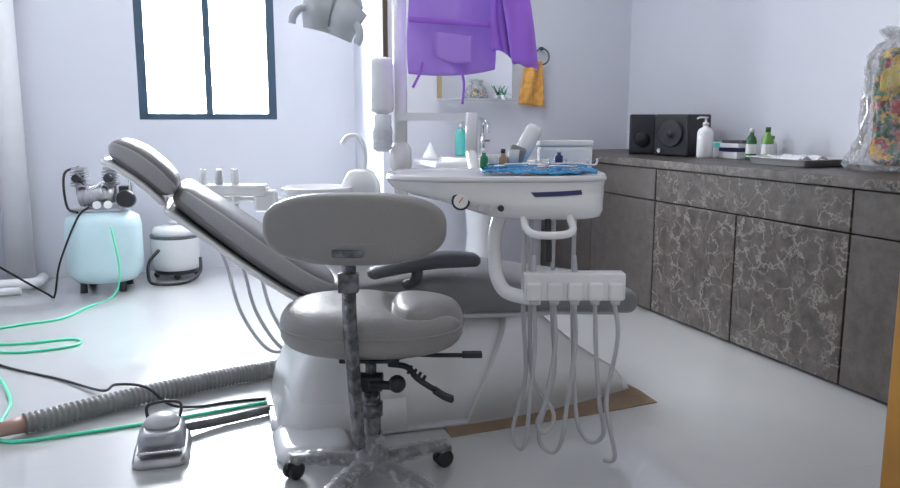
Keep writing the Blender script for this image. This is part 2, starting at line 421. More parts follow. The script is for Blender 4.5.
bottle('small white capped bottle', rm(2.91, 3.22, ZT), 'ceramic', .12, .022, 'leaf', None)
# steel tray
g = G().stack([(0, .12, .17), (.004, .122, .175), (.030, .132, .187), (.033, .148, .203), (.030, .149, .204), (.028, .130, .185), (.008, .118, .17)], e=12, n=96)
solo(g, 'instrument_tray', 'traysteel', 'shallow stainless steel tray on the worktop', 'tray', loc=rm(2.68, 2.80, ZT+.001), rot=(0, 0, R))
g = G()
g.grid(lambda u, v: ((u-.5)*.16+.01*math.sin(v*9), (v-.5)*.22, .02+.012*math.sin(u*11+v*4)*math.cos(v*9)), 20, 24)
solo(g, 'gauze_pack', 'ceramic', 'crumpled white gauze lying in the steel tray', 'gauze', loc=rm(2.68, 2.80, ZT+.012), rot=(0, 0, R), solid=.004)
# snack bag
t = thing('snack_packet', 'yellow and green printed snack packet inside clear plastic', 'packet', rm(2.775, 2.345, ZT), R-1.0)
g = G(); m_ = g.mark(); g.pad(.12, .235, .045, (0, 0, 0), e=7, n=64, k=10); g.xf(m_, lambda v: (v.x+.006*math.sin(v.y*45), v.z+.008*math.sin(v.x*60+v.y*30), v.y+.25))
mk(g, 'wrapper', 'film', t)
g = G(); m_ = g.mark(); g.pad(.085, .045, .008, (0, 0, 0), e=4.5); g.xf(m_, lambda v: (v.x-.01, v.z-.050, v.y*1.0+v.x*.3+.38)); mk(g, 'printed_patch', 'yellow', t)
g = G(); m_ = g.mark(); g.pad(.05, .03, .006, (0, 0, 0), e=2.5); g.xf(m_, lambda v: (v.x, v.z-.052, v.y-v.x*.2+.25)); mk(g, 'printed_patch', 'red', t)
t = thing('plastic_bag', 'crumpled clear plastic bag on the worktop', 'bag', rm(2.765, 2.35, ZT), R-1.0)
g = G(); g.stack([(0, .15, .13), (.006, .18, .15), (.03, .195, .16), (.06, .175, .14), (.10, .155, .11), (.15, .150, .105), (.2, .14, .10), (.27, .14, .10), (.33, .14, .10), (.40, .14, .095), (.46, .13, .085), (.50, .10, .06), (.52, .07, .04), (.545, .09, .05), (.56, .10, .05)], n=128, e=3.6)
def cr_(v):
    a = math.atan2(v.y, v.x)
    k = .008*math.sin(a*11+v.z*28)+.008*math.sin(a*23-v.z*60)+.006*math.sin(a*37+v.z*95)+.003*math.sin(a*61-v.z*140)
    r_ = math.hypot(v.x, v.y)
    f = 1+k/max(r_, .05) if v.z > .004 else 1
    return (v.x*f, v.y*f, v.z+(.006*math.sin(a*7) if v.z > .02 else 0))
g.xf(0, cr_)
mk(g, 'bag_film', 'clear', t)

# ------------------------------------------------------------ sink area
t = thing('wash_basin', 'white ceramic wash basin with slab and pedestal under the mirror', 'sink', rm(1.8, 4.43), R)
g = G(); g.box((.06, 0, .735), (.86, .42, .035)); mk(g, 'slab', 'ceramic', t, bevel=.012)
g = G(); g.stack([(.58, .08, .07), (.64, .17, .13), (.72, .23, .165), (.768, .245, .18), (.772, .23, .165), (.765, .2, .14), (.76, .1, .07)], (-.02, -.03, 0), e=2.4); mk(g, 'bowl', 'ceramic', t)
g = G(); g.stack([(0, .11, .1), (.02, .1, .09), (.3, .07, .06), (.6, .1, .08)], (-.02, 0, 0)); mk(g, 'pedestal', 'ceramic', t)
g = G(); g.cyl((.06, .14, .75), (.06, .14, .90), .017); g.tube([(.06, .14, .90), (.06, .13, .97), (.05, .07, .985), (.045, .02, .95), (.045, .01, .91)], .011); g.box((.06, .14, .985), (.02, .07, .012), rx(25)); g.box((.085, .14, .86), (.05, .012, .012))
mk(g, 'faucet', 'chrome', t)
pump('soap_bottle', 'teal hand wash pump bottle on the basin slab', rm(1.70, 4.53, .7735), 'teal', .21, .035)
g = G(); g.lathe([(.05, 0), (.045, .02), (.018, .07), (.004, .10)], n=20)
solo(g, 'funnel', 'ceramic', 'small white cone funnel on the basin slab', 'funnel', loc=rm(1.50, 4.52, .7545))
# mirror + shelf
t = thing('wall_mirror', 'rectangular wall mirror with tan side strip above the basin', 'mirror', rm(1.85, YB2-.012, 1.12), R)
mk(G().box((0, 0, .25), (.5, .012, .5)), 'mirror_glass', 'mirror', t, bevel=.003)
g = G(); g.box((-.245, -.008, .25), (.025, .016, .5)); mk(g, 'side_strip', 'tan', t)
mk(G().box((0, -.05, -.01), (.52, .08, .006)), 'shelf', 'bottleclear', t)
t = thing('small_potted_plant', 'small green plant on the mirror shelf', 'plant', rm(2.02, 4.61, 1.1135))
mk(G().lathe([(.016, 0), (.021, .03)]), 'pot', 'ceramic', t)
g = G()
for i in range(14):
    a = i*2.4; l = .05+.025*random.random()
    g.grid(lambda u, v, a=a, l=l: (math.cos(a)*(u*l)+(v-.5)*.012*math.sin(a)*(1-u*u), math.sin(a)*(u*l*.5)-(v-.5)*.012*math.cos(a), .03+u*.06-u*u*.04*(i % 3)), 5, 2)
mk(g, 'foliage', 'leaf', t)
# towel ring
t = thing('towel_ring', 'dark metal towel ring fixed to the wall', 'towel ring', rm(2.30, YB2-.03, 1.39), R)
g = G(); g.tube([(.05*math.cos(a*math.pi/8), 0, .05*math.sin(a*math.pi/8)+.0) for a in range(17)], .005); mk(g, 'ring', 'frame', t)
mk(G().cyl((0, .03, .05), (0, -.0, .05), .012), 'bracket', 'frame', t)
g = G()
def tw(u, v):
    x = (u-.5)*(.11+.07*v); f = .010*math.sin(u*9+v*2)
    return (x-.02*v, f, -.02-v*.27-(.02*u*(v > .9)))
g.grid(tw, 20, 14)
solo(g, 'hand_towel', 'orange', 'orange hand towel hanging from the towel ring', 'towel', loc=rm(2.24, YB2-.045, 1.38), rot=RO, solid=.008)

# ------------------------------------------------------------ compressor
t = thing('air_compressor', 'pale cyan upright air tank with motor head on top', 'air compressor', (-2.04, 4.55, 0), .2)
g = G(); g.lathe([(.10, .05), (.17, .06), (.205, .1), (.212, .14), (.212, .38), (.2, .43), (.15, .46), (.02, .475)], n=36)
mk(g, 'tank', 'tank', t)
for a in range(4):
    x, y_ = .15*math.cos(a*1.57+.8), .15*math.sin(a*1.57+.8)
    mk(G().lathe([(.022, 0), (.02, .02), (.014, .1)], (x, y_, 0)), 'foot', 'black', t)
g = G(); g.box((-.02, 0, .475), (.28, .2, .015)); g.lathe([(.045, -.10), (.06, -.09), (.06, .09), (.045, .10)], (-.02, 0, .55), 24, ry(90))
for k in range(9): g.lathe([(.064, -.003), (.064, .003)], (-.09+k*.018, 0, .55), 24, ry(90))
mk(g, 'motor', 'steel', t)
for sx in (-.11, .06): 
    g = G()
    for k in range(6): g.box((sx, 0, .615+k*.015), (.085, .09, .006))
    g.cyl((sx, 0, .56), (sx, 0, .70), .026); g.box((sx, 0, .712), (.07, .075, .016))
    mk(g, 'cylinder_head', 'silver', t, bevel=.002)
    mk(G().cyl((sx, -.05, .66), (sx, -.10, .66), .026, .022), 'air_filter', 'black', t)
g = G(); g.lathe([(.05, 0), (.052, .06), (.04, .075)], (.15, -.03, .53), 20, rx(80)); g.box((.13, .03, .55), (.06, .08, .11)); mk(g, 'regulator', 'black', t)
g = G(); g.tube([(.06, 0, .72), (.12, -.02, .74), (.17, -.04, .66), (.16, -.05, .52)], .008); mk(g, 'pipe', 'chrome', t)
g = G(); g.tube([(-.11, 0, .72), (-.18, -.05, .68), (-.17, -.08, .5), (-.10, -.14, .47)], .007); mk(g, 'pipe', 'black', t)
g = G(); g.tube([(-.11, -.04, .64), (-.03, -.10, .60), (.04, -.12, .64), (.06, -.05, .60)], .007); mk(g, 'pipe', 'chrome', t)
for gx in (.0, .06): mk(G().cyl((gx, -.11, .51), (gx, -.13, .51), .022), 'gauge', 'gauge', t)
g = G(); g.box((.04, -.09, .50), (.14, .03, .03)); mk(g, 'valve_block', 'silver', t, bevel=.003)
# vacuum / suction bucket
t = thing('suction_unit', 'white round suction canister with dark rim and hose', 'suction machine', (-1.745, 4.90, 0), R)
g = G(); g.lathe([(.12, .05), (.142, .06), (.148, .1), (.150, .25), (.148, .26)], n=32); mk(g, 'bucket', 'white', t)
g = G(); g.lathe([(.150, .255), (.155, .265), (.151, .275)], n=32); mk(g, 'rim', 'arm', t)
g = G(); g.lathe([(.13, .03), (.14, .05), (.12, .055)], n=32); mk(g, 'base_ring', 'black', t)
g = G(); g.lathe([(.145, .275), (.142, .30), (.125, .325), (.06, .335), (.02, .336)], n=32); mk(g, 'lid', 'white', t)
g = G(); g.lathe([(.04, .335), (.04, .35), (.03, .355)], n=24); mk(g, 'lid_knob', 'shell', t)
for a in range(4): mk(G().sphere((.12*math.cos(a*1.57), .12*math.sin(a*1.57), .02), .02), 'castor', 'black', t)
g = G(); g.tube([(-.1, -.15, .2), (-.16, -.2, .13), (-.16, -.25, .03), (-.1, -.3, .015), (.05, -.28, .015), (.13, -.22, .06), (.14, -.16, .14)], .010); mk(g, 'hose', 'black', t)

# pvc pipes
g = G(); g.tube([rm(-.885, 5.325, 0), rm(-.885, 5.325, 2.69)], .080, n=28, smooth=False)
solo(g, 'down_pipe', 'pvc', 'thick white vertical pvc pipe in the wall corner', 'pipe')
g = G(); g.tube([rm(-1.14, 5.03, .045), rm(-.80, 5.03, .045), rm(-.76, 5.06, .045), rm(-.75, 5.2, .045)], .032, n=14, smooth=False)
solo(g, 'drain_pipe', 'pvc', 'white pvc drain pipe lying low by the wall', 'pipe')
g = G(); g.tube([rm(-1.14, 4.93, .026), rm(-.83, 4.93, .026)], .022, n=14, smooth=False)
solo(g, 'drain_pipe', 'pvc', 'thinner white pvc pipe lying on the floor', 'pipe')
# ------------------------------------------------------------ tubes/cables on floor
g = G(); r_ = .0058
g.tube([(-1.90, 4.33, .40), (-1.86, 4.31, .15), (-1.90, 4.30, .01), (-1.93, 4.05, r_), (-1.957, 3.80, r_), (-2.10, 3.68, r_), (-2.24, 3.5, r_), (-1.98, 3.36, r_), (-1.72, 3.44, r_), (-1.66, 3.34, r_), (-1.83, 3.24, r_), (-1.99, 3.24, r_), (-2.01, 3.12, r_), (-1.80, 2.96, r_), (-1.57, 2.66, r_), (-1.48, 2.44, r_), (-1.38, 2.30, r_), (-1.144, 2.38, r_), (-.9, 2.50, r_), (-.62, 2.66, r_)], r_, n=8)
solo(g, 'air_tube', 'green', 'thin mint green air tube snaking over the floor', 'tube')
g = G(); g.tube([(-2.1, 3.3, .005), (-1.83, 3.06, .005), (-1.508, 2.89, .005), (-1.27, 2.72, .02), (-1.17, 2.62, .078), (-1.06, 2.60, .076), (-.97, 2.58, .02), (-.88, 2.60, .005), (-.769, 2.65, .005), (-.58, 2.70, .005)], .005, n=8)
solo(g, 'power_cable', 'cable', 'black power cable crossing over the grey hose', 'cable')
g = G(); g.tube([rm(-1.12, 4.57, .42), rm(-.90, 4.70, .22), rm(-.68, 4.78, .03), rm(-.64, 4.78, .015), rm(-.60, 4.78, .2), rm(-.5, 4.82, .44), rm(-.44, 4.86, .5)], .006, n=8)
solo(g, 'power_cable', 'cable', 'black cable drooping from wall to compressor', 'cable')
pts = [(-1.36, 2.37, .035), (-1.1, 2.62, .035), (-.85, 2.82, .035), (-.64, 2.95, .035), (-.5, 3.03, .04)]
t = thing('suction_hose', 'thick grey corrugated suction hose lying on the floor', 'hose', (0, 0, 0))
g = G(); g.tube(pts, .032, n=16, sub=80, rf=lambda i, n: .034 if i % 4 < 2 else .029); mk(g, 'corrugated_hose', 'corr', t)
g = G(); g.cyl((-1.42, 2.31, .035), (-1.36, 2.37, .035), .022, .028); mk(g, 'collar', 'rosy', t)

# foot pedal
t = thing('foot_control', 'silver metal dental foot pedal on the floor', 'foot pedal', (-.87, 2.235, 0), .28)
g = G(); g.stack([(0, .078, .120), (.008, .081, .123), (.022, .078, .120), (.03, .070, .110)], e=6); mk(g, 'base', 'steel', t)
g = G(); g.stack([(.0, .068, .090), (.030, .068, .090), (.045, .062, .082), (.052, .050, .068)], (0, .020, .028), e=4); mk(g, 'housing', 'silver', t)
g = G(); g.lathe([(.050, 0), (.052, .008), (.046, .020), (.032, .030), (.010, .034)], (0, .03, .078), 28); mk(g, 'pedal_disc', 'shell', t)
mk(G().box((0, -.102, .045), (.125, .045, .008), rx(-15)), 'toe_lever', 'chrome', t, bevel=.004)
g = G(); g.tube([(-.045, .09, .06), (-.045, .12, .11), (.045, .12, .11), (.045, .09, .06)], .005); mk(g, 'handle', 'black', t)
g = G(); g.tube([(.03, .10, .03), (.16, .16, .018), (.32, .22, .018), (.52, .30, .018)], .015, n=12); mk(g, 'hose', 'corr2', t)

# ------------------------------------------------------------ dental chair
CH = math.radians(17)
t = thing('dental_chair', 'reclined grey dental chair with white pedestal base', 'dental chair', (-.472, 2.327, 0), CH)
YC = .25
top_ = catmull([(-.06, .035, 0), (-.045, .10, 0), (-.01, .20, 0), (.06, .285, 0), (.2, .31, 0), (.42, .325, 0), (.60, .345, 0), (.70, .335, 0), (.82, .275, 0), (.95, .20, 0), (1.07, .13, 0), (1.17, .075, 0), (1.21, .03, 0)], 6)
PR = [(p.x, p.y) for p in top_]
def zt(x):
    for (a, b), (c, d) in zip(PR, PR[1:]):
        if a <= x <= c: return b+(d-b)*(x-a)/max(1e-6, c-a)
    return PR[-1][1]
def hull(xa, xb, off, zadd, slant=0.0, zmin=.004, hcap=9, N=60, curve=0.0, pe=.38, ze=.42):
    rs = []
    for i in range(N+1):
        x = xa+(xb-xa)*(.5-.5*math.cos(math.pi*i/N))
        h = min(hcap, max(.02, zt(x))+zadd)
        k = max(0, x-.50)/.71; hw = (.270+off)*(1-.50*k**1.8)
        kl = max(0, .03-x)/.09; hw *= 1-.35*kl**2
        ring = []; n_ = 28
        for j in range(n_+1):
            a = math.pi*j/n_
            yy = spow(math.cos(a), pe); zz = math.sin(a)**ze if 0 < j < n_ else 0
            z = zmin+(h-zmin)*zz
            fade = 1-(x-xa)/(xb-xa)
            ring.append((x+(slant*z+curve*z*z)*fade, YC-hw*yy*(1-.13*zz), z))
        rs.append(ring)
    return rs
mk(G().rings(hull(-.06, 1.20, 0, 0)), 'pedestal', 'white', t)
mk(G().rings(hull(.54, 1.20, .020, .010, slant=.55, curve=-.2, pe=.26, ze=.28)), 'sloping_cover', 'white', t)
mk(G().rings(hull(-.075, .34, .018, 0, hcap=.15, pe=.3, ze=.3)), 'lower_cover', 'white', t)
mk(G().rings(hull(-.08, 1.225, .026, 0, hcap=.022)), 'base_skirt', 'shell', t)
g = G(); g.stack([(0, .115, .13), (.022, .115, .13), (.034, .10, .115), (.04, .07, .09)], (.03, -.055, 0), e=5); mk(g, 'floor_flange', 'white', t)
g = G(); g.prism([(.15, .27), (.12, .38), (.7, .38), (.65, .27)], .1, .4); mk(g, 'lift_arm', 'shell', t, bevel=.02)
# seat
seatp = [(.10, .455), (.25, .44), (.45, .435), (.64, .42), (.88, .39), (1.22, .345)]
mk(G().sweep(seatp, [.50, .52, .52, .50, .48, .44], [.10, .12, .155, .15, .115, .09], YC, Rend=.04, wr=.05, e=5.5), 'seat', 'uphs', t)
mk(G().sweep([(.12, .395), (.3, .375), (.5, .36), (.7, .345), (.9, .335), (1.16, .305)], [.45, .48, .48, .46, .42, .34], .03, YC, Rend=.02, wr=.06), 'seat_shell', 'shell', t)
# back
bp = [(.13, .455), (.03, .505), (-.10, .600), (-.22, .695), (-.335, .785)]
mk(G().sweep(bp, [.44, .48, .48, .44, .36], [.098, .104, .104, .096, .078], YC, Rend=.035, wr=.05), 'backrest', 'uphd', t)
mk(G().sweep([(x*.98+.002, z*1.0) for x, z in bp], [.45, .489, .489, .449, .368], [.060, .068, .068, .062, .045], YC, Rend=.03, wr=.04, e=7), 'backrest_panel', 'uphl', t)
bs = [(x-.034, z-.050) for x, z in bp]
mk(G().sweep(bs, [.45, .50, .50, .46, .37], .024, YC, Rend=.02, wr=.05), 'backrest_shell', 'white', t)
g = G(); g.box((-.34, YC-.03, .77), (.14, .06, .02), ry(38)); mk(g, 'headrest_bracket', 'chrome', t)
hp = [(-.335, .782), (-.39, .842), (-.45, .890), (-.51, .922)]
mk(G().sweep(hp, [.24, .27, .27, .20], [.072, .086, .086, .056], YC-.08, Rend=.035, wr=.05), 'headrest', 'uphd', t)
mk(G().sweep(hp, [.248, .279, .279, .209], [.044, .054, .054, .034], YC-.08, Rend=.03, wr=.04, e=7), 'headrest_panel', 'uphl', t)
mk(G().sweep([(x-.026, z-.038) for x, z in hp], [.24, .28, .28, .21], .022, YC-.08, Rend=.02, wr=.05), 'headrest_shell', 'white', t)
for yy in (-.02, .52):
    g = G(); g.sweep([(.22, .520), (.31, .540), (.42, .554), (.51, .554), (.585, .548)], [.06, .09, .10, .10, .08], [.035, .045, .05, .05, .04], yy, Rend=.02, wr=.03, e=3); mk(g, 'armrest', 'arm', t)
    g = G(); g.tube([(.38, yy, .53), (.37, yy, .49), (.32, YC+(yy-YC)*.8, .46)], .018); mk(g, 'armrest_bracket', 'arm', t)
g = G()
poly = [(.46, -.125), (.62, -.110), (.80, -.095), (1.0, -.080), (1.25, -.045), (1.255, .08), (1.235, .22), (1.0, .3), (.46, .3)]
for z in (.0003, .0035): g.v += [Vector((x, y_, z)) for x, y_ in poly]
n_ = len(poly); g.face(list(range(n_))[::-1]); g.face([n_+i for i in range(n_)])
for i in range(n_): g.face([i, (i+1) % n_, n_+(i+1) % n_, n_+i])
ob = solo(g, 'cardboard_sheet', 'card', 'flattened brown cardboard sheet under the chair base', 'cardboard', loc=(-.472, 2.327, 0), rot=(0, 0, CH))

# ------------------------------------------------------------ dental unit
t = thing('dental_unit', 'white dental unit with spittoon, pole, lamp and instrument tray', 'dental unit', (0, 0, 0))
g = G(); g.stack([(0, .2, .11), (.02, .21, .12), (.25, .2, .12), (.5, .17, .12), (.62, .18, .13), (.66, .17, .12)], (-.42, 3.18, 0), e=4); mk(g, 'cabinet_body', 'white', t)
g = G(); g.stack([(.60, .05, .05), (.64, .09, .09), (.70, .13, .125), (.728, .142, .135), (.732, .132, .125), (.70, .10, .09), (.68, .03, .03)], (-.53, 3.10, 0)); mk(g, 'spittoon_bowl', 'ceramic', t)
g = G(); g.stack([(.66, .08, .06), (.74, .075, .05), (.785, .05, .04), (.797, .025, .025)], (-.36, 3.15, 0), e=3); mk(g, 'spout_housing', 'white', t)
g = G(); g.tube([(-.35, 3.15, .78), (-.34, 3.14, .86), (-.36, 3.12, .925), (-.40, 3.1, .93), (-.425, 3.09, .90)], .009); mk(g, 'cup_filler_spout', 'white', t)
# pole
g = G(); g.cyl((-.195, 3.10, .3), (-.195, 3.10, 1.85), .027); g.lathe([(.024, .78), (.043, .81), (.043, .88), (.024, .91)], (-.195, 3.10, 0)); mk(g, 'pole', 'white', t)
g = G(); g.lathe([(.02, 1.015), (.042, 1.025), (.045, 1.04), (.045, 1.20), (.042, 1.22), (.02, 1.23)], (-.262, 3.06, 0)); mk(g, 'pole_box', 'white', t)
g = G(); g.lathe([(.02, .87), (.036, .88), (.038, .96), (.034, .97), (.034, 1.012), (.02, 1.014)], (-.262, 3.06, 0)); mk(g, 'water_bottle', 'bottleclear', t)
g = G(); 
for k in range(5): g.lathe([(.0392, .885+k*.016), (.0392, .891+k*.016)], (-.262, 3.06, 0), cap=False)
mk(g, 'bottle_scale', 'shell', t)
# arm to tray
g = G(); g.box((-.06, 3.03, 1.005), (.28, .05, .03), rz(-15)); g.cyl((.08, 2.96, .86), (.08, 2.96, 1.02), .022); g.tube([(.08, 2.96, .87), (.09, 2.8, .80), (.1, 2.6, .78), (.12, 2.45, .78)], .022); mk(g, 'balance_arm', 'white', t)
# assistant arm
g = G(); g.tube([(-.55, 3.16, .60), (-.68, 3.05, .68), (-.80, 2.98, .70), (-.92, 2.96, .70)], .018); g.box((-.82, 2.95, .73), (.26, .07, .045)); g.box((-.70, 2.96, .69), (.08, .07, .08)); mk(g, 'assistant_arm', 'white', t, bevel=.010)
for k in range(3):
    x = -.93+k*.06
    g = G(); g.lathe([(.012, 0), (.018, .03), (.013, .10), (.010, .13)], (x, 2.94, .68), 14); mk(g, 'suction_handpiece', 'ceramic' if k != 1 else 'steel', t)
    x0 = x+.07
    g = G(); g.tube([(x, 2.94, .68), (x0-.03, 2.96, .52), (x0, 2.97, .42), (x0+.05, 2.95, .25), (x0+.15, 2.96, .10), (x0+.24, 3.05, .1), (x0+.32, 3.13, .2)], .007, n=10); mk(g, 'suction_tube', 'hose', t)
# lamp
g = G(); g.tube([(-.195, 3.10, 1.84), (-.195, 3.10, 1.87), (-.3, 3.0, 1.87), (-.38, 2.86, 1.8), (-.39, 2.83, 1.48)], .017); g.tube([(-.195, 3.10, 1.70), (-.1, 3.03, 1.70), (.12, 2.95, 1.70), (.38, 2.93, 1.70)], .013); mk(g, 'lamp_arm', 'white', t)
g = G()
LC = Vector((-.405, 2.81, 1.36)); LR = ry(18)
def wing(sx):
    def f(u, v):
        x = sx*(.008+.10*u); bulge = .045*math.sin(math.pi*min(1, v*1.05))
        p = Vector((x*(1-.25*v), -bulge*(1-.3*u)-.025*math.sin(u*math.pi), .07-.045*u-.14*v+.04*v*u))
        return LC+LR @ p
    return f
for sx in (-1, 1): g.grid(wing(sx), 14, 14)
lh = mk(g, 'lamp_head', 'lamp', t, solid=.018)
g = G(); g.stack([(-.05, .05, .03), (-.02, .075, .05), (.05, .09, .055), (.09, .065, .045), (.11, .03, .03)], (0, .015, 0), e=2.6); g.xf(0, lambda v: LC+LR @ Vector(v)); mk(g, 'lamp_housing', 'lamp', lh)
g = G(); g.tube([(-.39, 2.83, 1.53), (-.38, 2.83, 1.49), (-.39, 2.83, 1.44)], .022); mk(g, 'lamp_joint', 'white', lh)
for sx in (-1, 1):
    P_ = [Vector((sx*.08, -.03, -.01)), Vector((sx*.105, -.055, -.025)), Vector((sx*.118, -.06, -.055)), Vector((sx*.115, -.06, -.08))]
    g = G(); g.tube([LC+LR @ p for p in P_], .013, n=12); mk(g, 'handle', 'lamp', lh)
# tray
TX, TY = .135, 2.33
def tl(x, y, z): return (TX+x, TY+y, z)
BL = [(.714, .08, .05, .15, -.05), (.715, .13, .09, .145, -.05), (.722, .168, .118, .135, -.045), (.740, .200, .143, .110, -.035), (.764, .242, .160, .070, -.020), (.784, .286, .171, .030, -.008), (.804, .312, .179, .005, 0), (.820, .320, .182), (.838, .322, .184), (.842, .316, .178), (.838, .304, .166), (.815, .29, .154), (.812, .05, .05)]
g = G(); g.stack(BL, tl(0, 0, 0), e=3.2, n=96)
tr = mk(g, 'instrument_tray_body', 'white', t)
g = G(); g.stack([(.824, .3225, .1842), (.828, .3235, .1855), (.832, .3225, .1842)], tl(0, 0, 0), e=3.2, n=96); mk(g, 'rim_band', 'shell', tr)
g = G(); g.stack([(.8125, .27, .14), (.815, .27, .14)], tl(0, 0, 0), e=3.2); mk(g, 'tray_mat', 'steel', tr)
g = G(); g.lathe([(.026, 0), (.026, .022), (.022, .024)], tl(-.105, -.150, .772), 28, rx(90)); ga = mk(g, 'gauge_bezel', 'black', tr)
mk(G().lathe([(.020, .023), (.020, .026)], tl(-.105, -.150, .772), 28, rx(90)), 'gauge_face', 'gauge', tr)
g = G(); g.box(tl(-.105, -.1775, .775), (.002, .002, .018), ry(35)); mk(g, 'gauge_needle', 'red', tr)
for k in range(3):
    mk(G().lathe([(.010, 0), (.008, .030)], tl(-.050+k*.028, -.152-.007*k, .753), 16, rx(90)), 'knob', 'steel' if k < 2 else 'black', tr)
def strip(u, v):
    a = math.radians(-84+u*30)
    z = .784+.013*v+.005*u
    kk = (z-.784)/.02; rx_, ry_, cx_, cy_ = .286+.026*kk, .171+.008*kk, .030-.025*kk, -.008+.008*kk
    return tl(cx_+(rx_+.002)*spow(math.cos(a), 2/3.2), cy_-(ry_+.002)*abs(math.sin(a))**(2/3.2), z)
mk(G().grid(strip, 20, 4), 'display_strip', 'navy', tr)
# handle & holder
g = G(); g.tube([tl(.07, -.15, .725), tl(.075, -.22, .70), tl(.10, -.245, .688), tl(.17, -.245, .688), tl(.20, -.225, .70), tl(.20, -.15, .73)], .011, n=12); mk(g, 'handle', 'white', tr)
g = G(); g.tube([(.15, 2.28, .73), (.13, 2.25, .66), (.13, 2.24, .60), (.135, 2.23, .55), (.16, 2.21, .505), (.22, 2.19, .49), (.26, 2.185, .49)], .021, n=14); mk(g, 'holder_arm', 'white', tr)
g = G()
hx0, hy, hp_ = .210, 2.18, .058
g.box((hx0+hp_*2.5, hy+.008, .526), (hp_*5, .048, .082))
for k in range(5):
    x = hx0+hp_*(k+.5)
    g.box((x, hy-.018, .514), (hp_-.014, .022, .054))
mk(g, 'handpiece_holder', 'white', tr, bevel=.009, segs=4)
for k in range(5):
    x = hx0+hp_*(k+.5)
    mk(G().lathe([(.013, 0), (.015, .012)], (x, hy-.012, .4755), 16), 'holder_socket', 'shell', tr)
HO = [ # bottom x shift, bottom z, loop width, top x, top y
 (-.02, .05, -.035, .212, 2.20), (-.045, .10, .05, .232, 2.20), (-.035, .04, -.06, .30, 2.235), (.03, .07, -.07, .36, 2.235)]
for k in range(4):
    x = hx0+hp_*(k+.5); yy = hy-.012
    if k in (0, 2):
        g = G(); g.lathe([(.008, .56), (.009, .575), (.006, .60), (.004, .615)], (x, yy+.015, 0), 14); mk(g, 'handpiece', 'steel' if k else 'shell', tr)
    sx_, zb_, lw, tx, ty = HO[k]
    g = G(); g.tube([(x, yy, .478), (x+.004, yy-.01, .36), (x+sx_*.5, yy-.03, .20), (x+sx_, yy-.03, zb_+.03), (x+sx_+lw*.5, yy-.02, zb_), (x+sx_+lw, yy, zb_+.05), (tx+.01, ty, .25), (tx, ty, .45), (tx, ty, .735)], .0064, n=10); mk(g, 'handpiece_hose', 'hose', tr)
g = G(); g.tube([(.275, 2.18, .72), (.275, 2.15, .66), (.275, 2.14, .605)], .009, n=12); mk(g, 'air_water_syringe', 'black', tr)
g = G(); g.tube([(.468, 2.165, .48), (.475, 2.14, .38), (.445, 2.12, .2), (.47, 2.10, .05), (.44, 2.11, .03)], .0064); mk(g, 'handpiece_hose', 'hose', tr)

# items on tray
g = G()
def bl(u, v):
    x = -.04+u*.32; yv = -.14+v*.24
    return (x+.006*math.sin(v*9), yv+.005*math.sin(u*14), .010+.002*math.sin(u*13+v*5)*math.cos(v*11-u*4)+.002*math.sin(u*37+v*13)+.0015*math.sin(u*61-v*23)+.002*math.sin(u*7))
g.grid(bl, 60, 30)
solo(g, 'blue_drape', 'blue', 'crinkled blue plastic sheet covering the tray', 'drape', loc=(TX, TY, .840), solid=.006)
for k, (x, y_, a) in enumerate(((.05, -.07, 10), (.1, -.06, -15), (.14, -.09, 25), (.2, -.05, 5), (.02, .0, 40), (.08, -.10, -8), (.17, -.10, 12), (.12, -.02, 30), (.22, -.09, -25))):
    g = G(); d = Vector((math.cos(math.radians(a)), math.sin(math.radians(a)), 0))*.06
    g.tube([Vector((0, 0, 0))-d, Vector((0, 0, .002)), d, d*1.12+Vector((0, 0, .018))], .0036)
    solo(g, 'dental_instrument', 'chrome', 'thin chrome dental hand instrument on the blue sheet', 'instrument', loc=(TX+x, TY+y_, .863+.003*(k % 3)), group='instruments on the tray')
def cup(lab, x, y_, m, h, r):
    g = G(); g.lathe([(r*.75, 0), (r, h), (r*.92, h), (r*.7, .004)], n=24)
    solo(g, 'cup', m, lab, 'cup', loc=(TX+x, TY+y_, .857))
cup('small white cotton cup on the tray', -.01, .02, 'ceramic', .035, .024)
cup('small clear medicine glass on the tray', .055, .01, 'bottleclear', .05, .018)
cup('small blue-white dappen dish on the tray', .15, .0, 'ceramic', .022, .016)
for k, (x, y_, mm, cc, lab) in enumerate(((-.035, -.02, 'leaf', 'white', 'tiny green medicine bottle on the tray'), (.02, -.04, 'tan', 'black', 'tiny brown medicine bottle with black cap'), (.19, .01, 'navy', 'white', 'tiny navy medicine bottle with white cap'))):
    t2 = thing('bottle', lab, 'bottle', (TX+x, TY+y_, .857))
    mk(G().lathe([(.012, 0), (.012, .03), (.006, .036), (.006, .042)], n=16), 'bottle_body', mm, t2); mk(G().lathe([(.007, .042), (.007, .054)], n=16), 'cap', cc, t2)
t3 = thing('paper_roll_holder', 'tilted white cylindrical holder beside blue-grey grip', 'holder', (TX+.065, TY+.08, .857))
g = G(); g.lathe([(.02, 0), (.026, .01), (.026, .12), (.02, .135), (.012, .138)], (0, 0, .0), 24, ry(28)); mk(g, 'holder_body', 'ceramic', t3)
g = G(); g.box((.0, -.03, .03), (.05, .03, .06), ry(20)); mk(g, 'grip', 'corr', t3, bevel=.008)
t4 = thing('instrument_box', 'white lidded plastic instrument box on the tray', 'box', (TX+.225, TY+.135, .843), .05)
mk(G().box((0, 0, .035), (.165, .06, .07)), 'box_body', 'ceramic', t4, bevel=.008, segs=3)
mk(G().box((0, 0, .080), (.17, .065, .018)), 'lid', 'white', t4, bevel=.005)

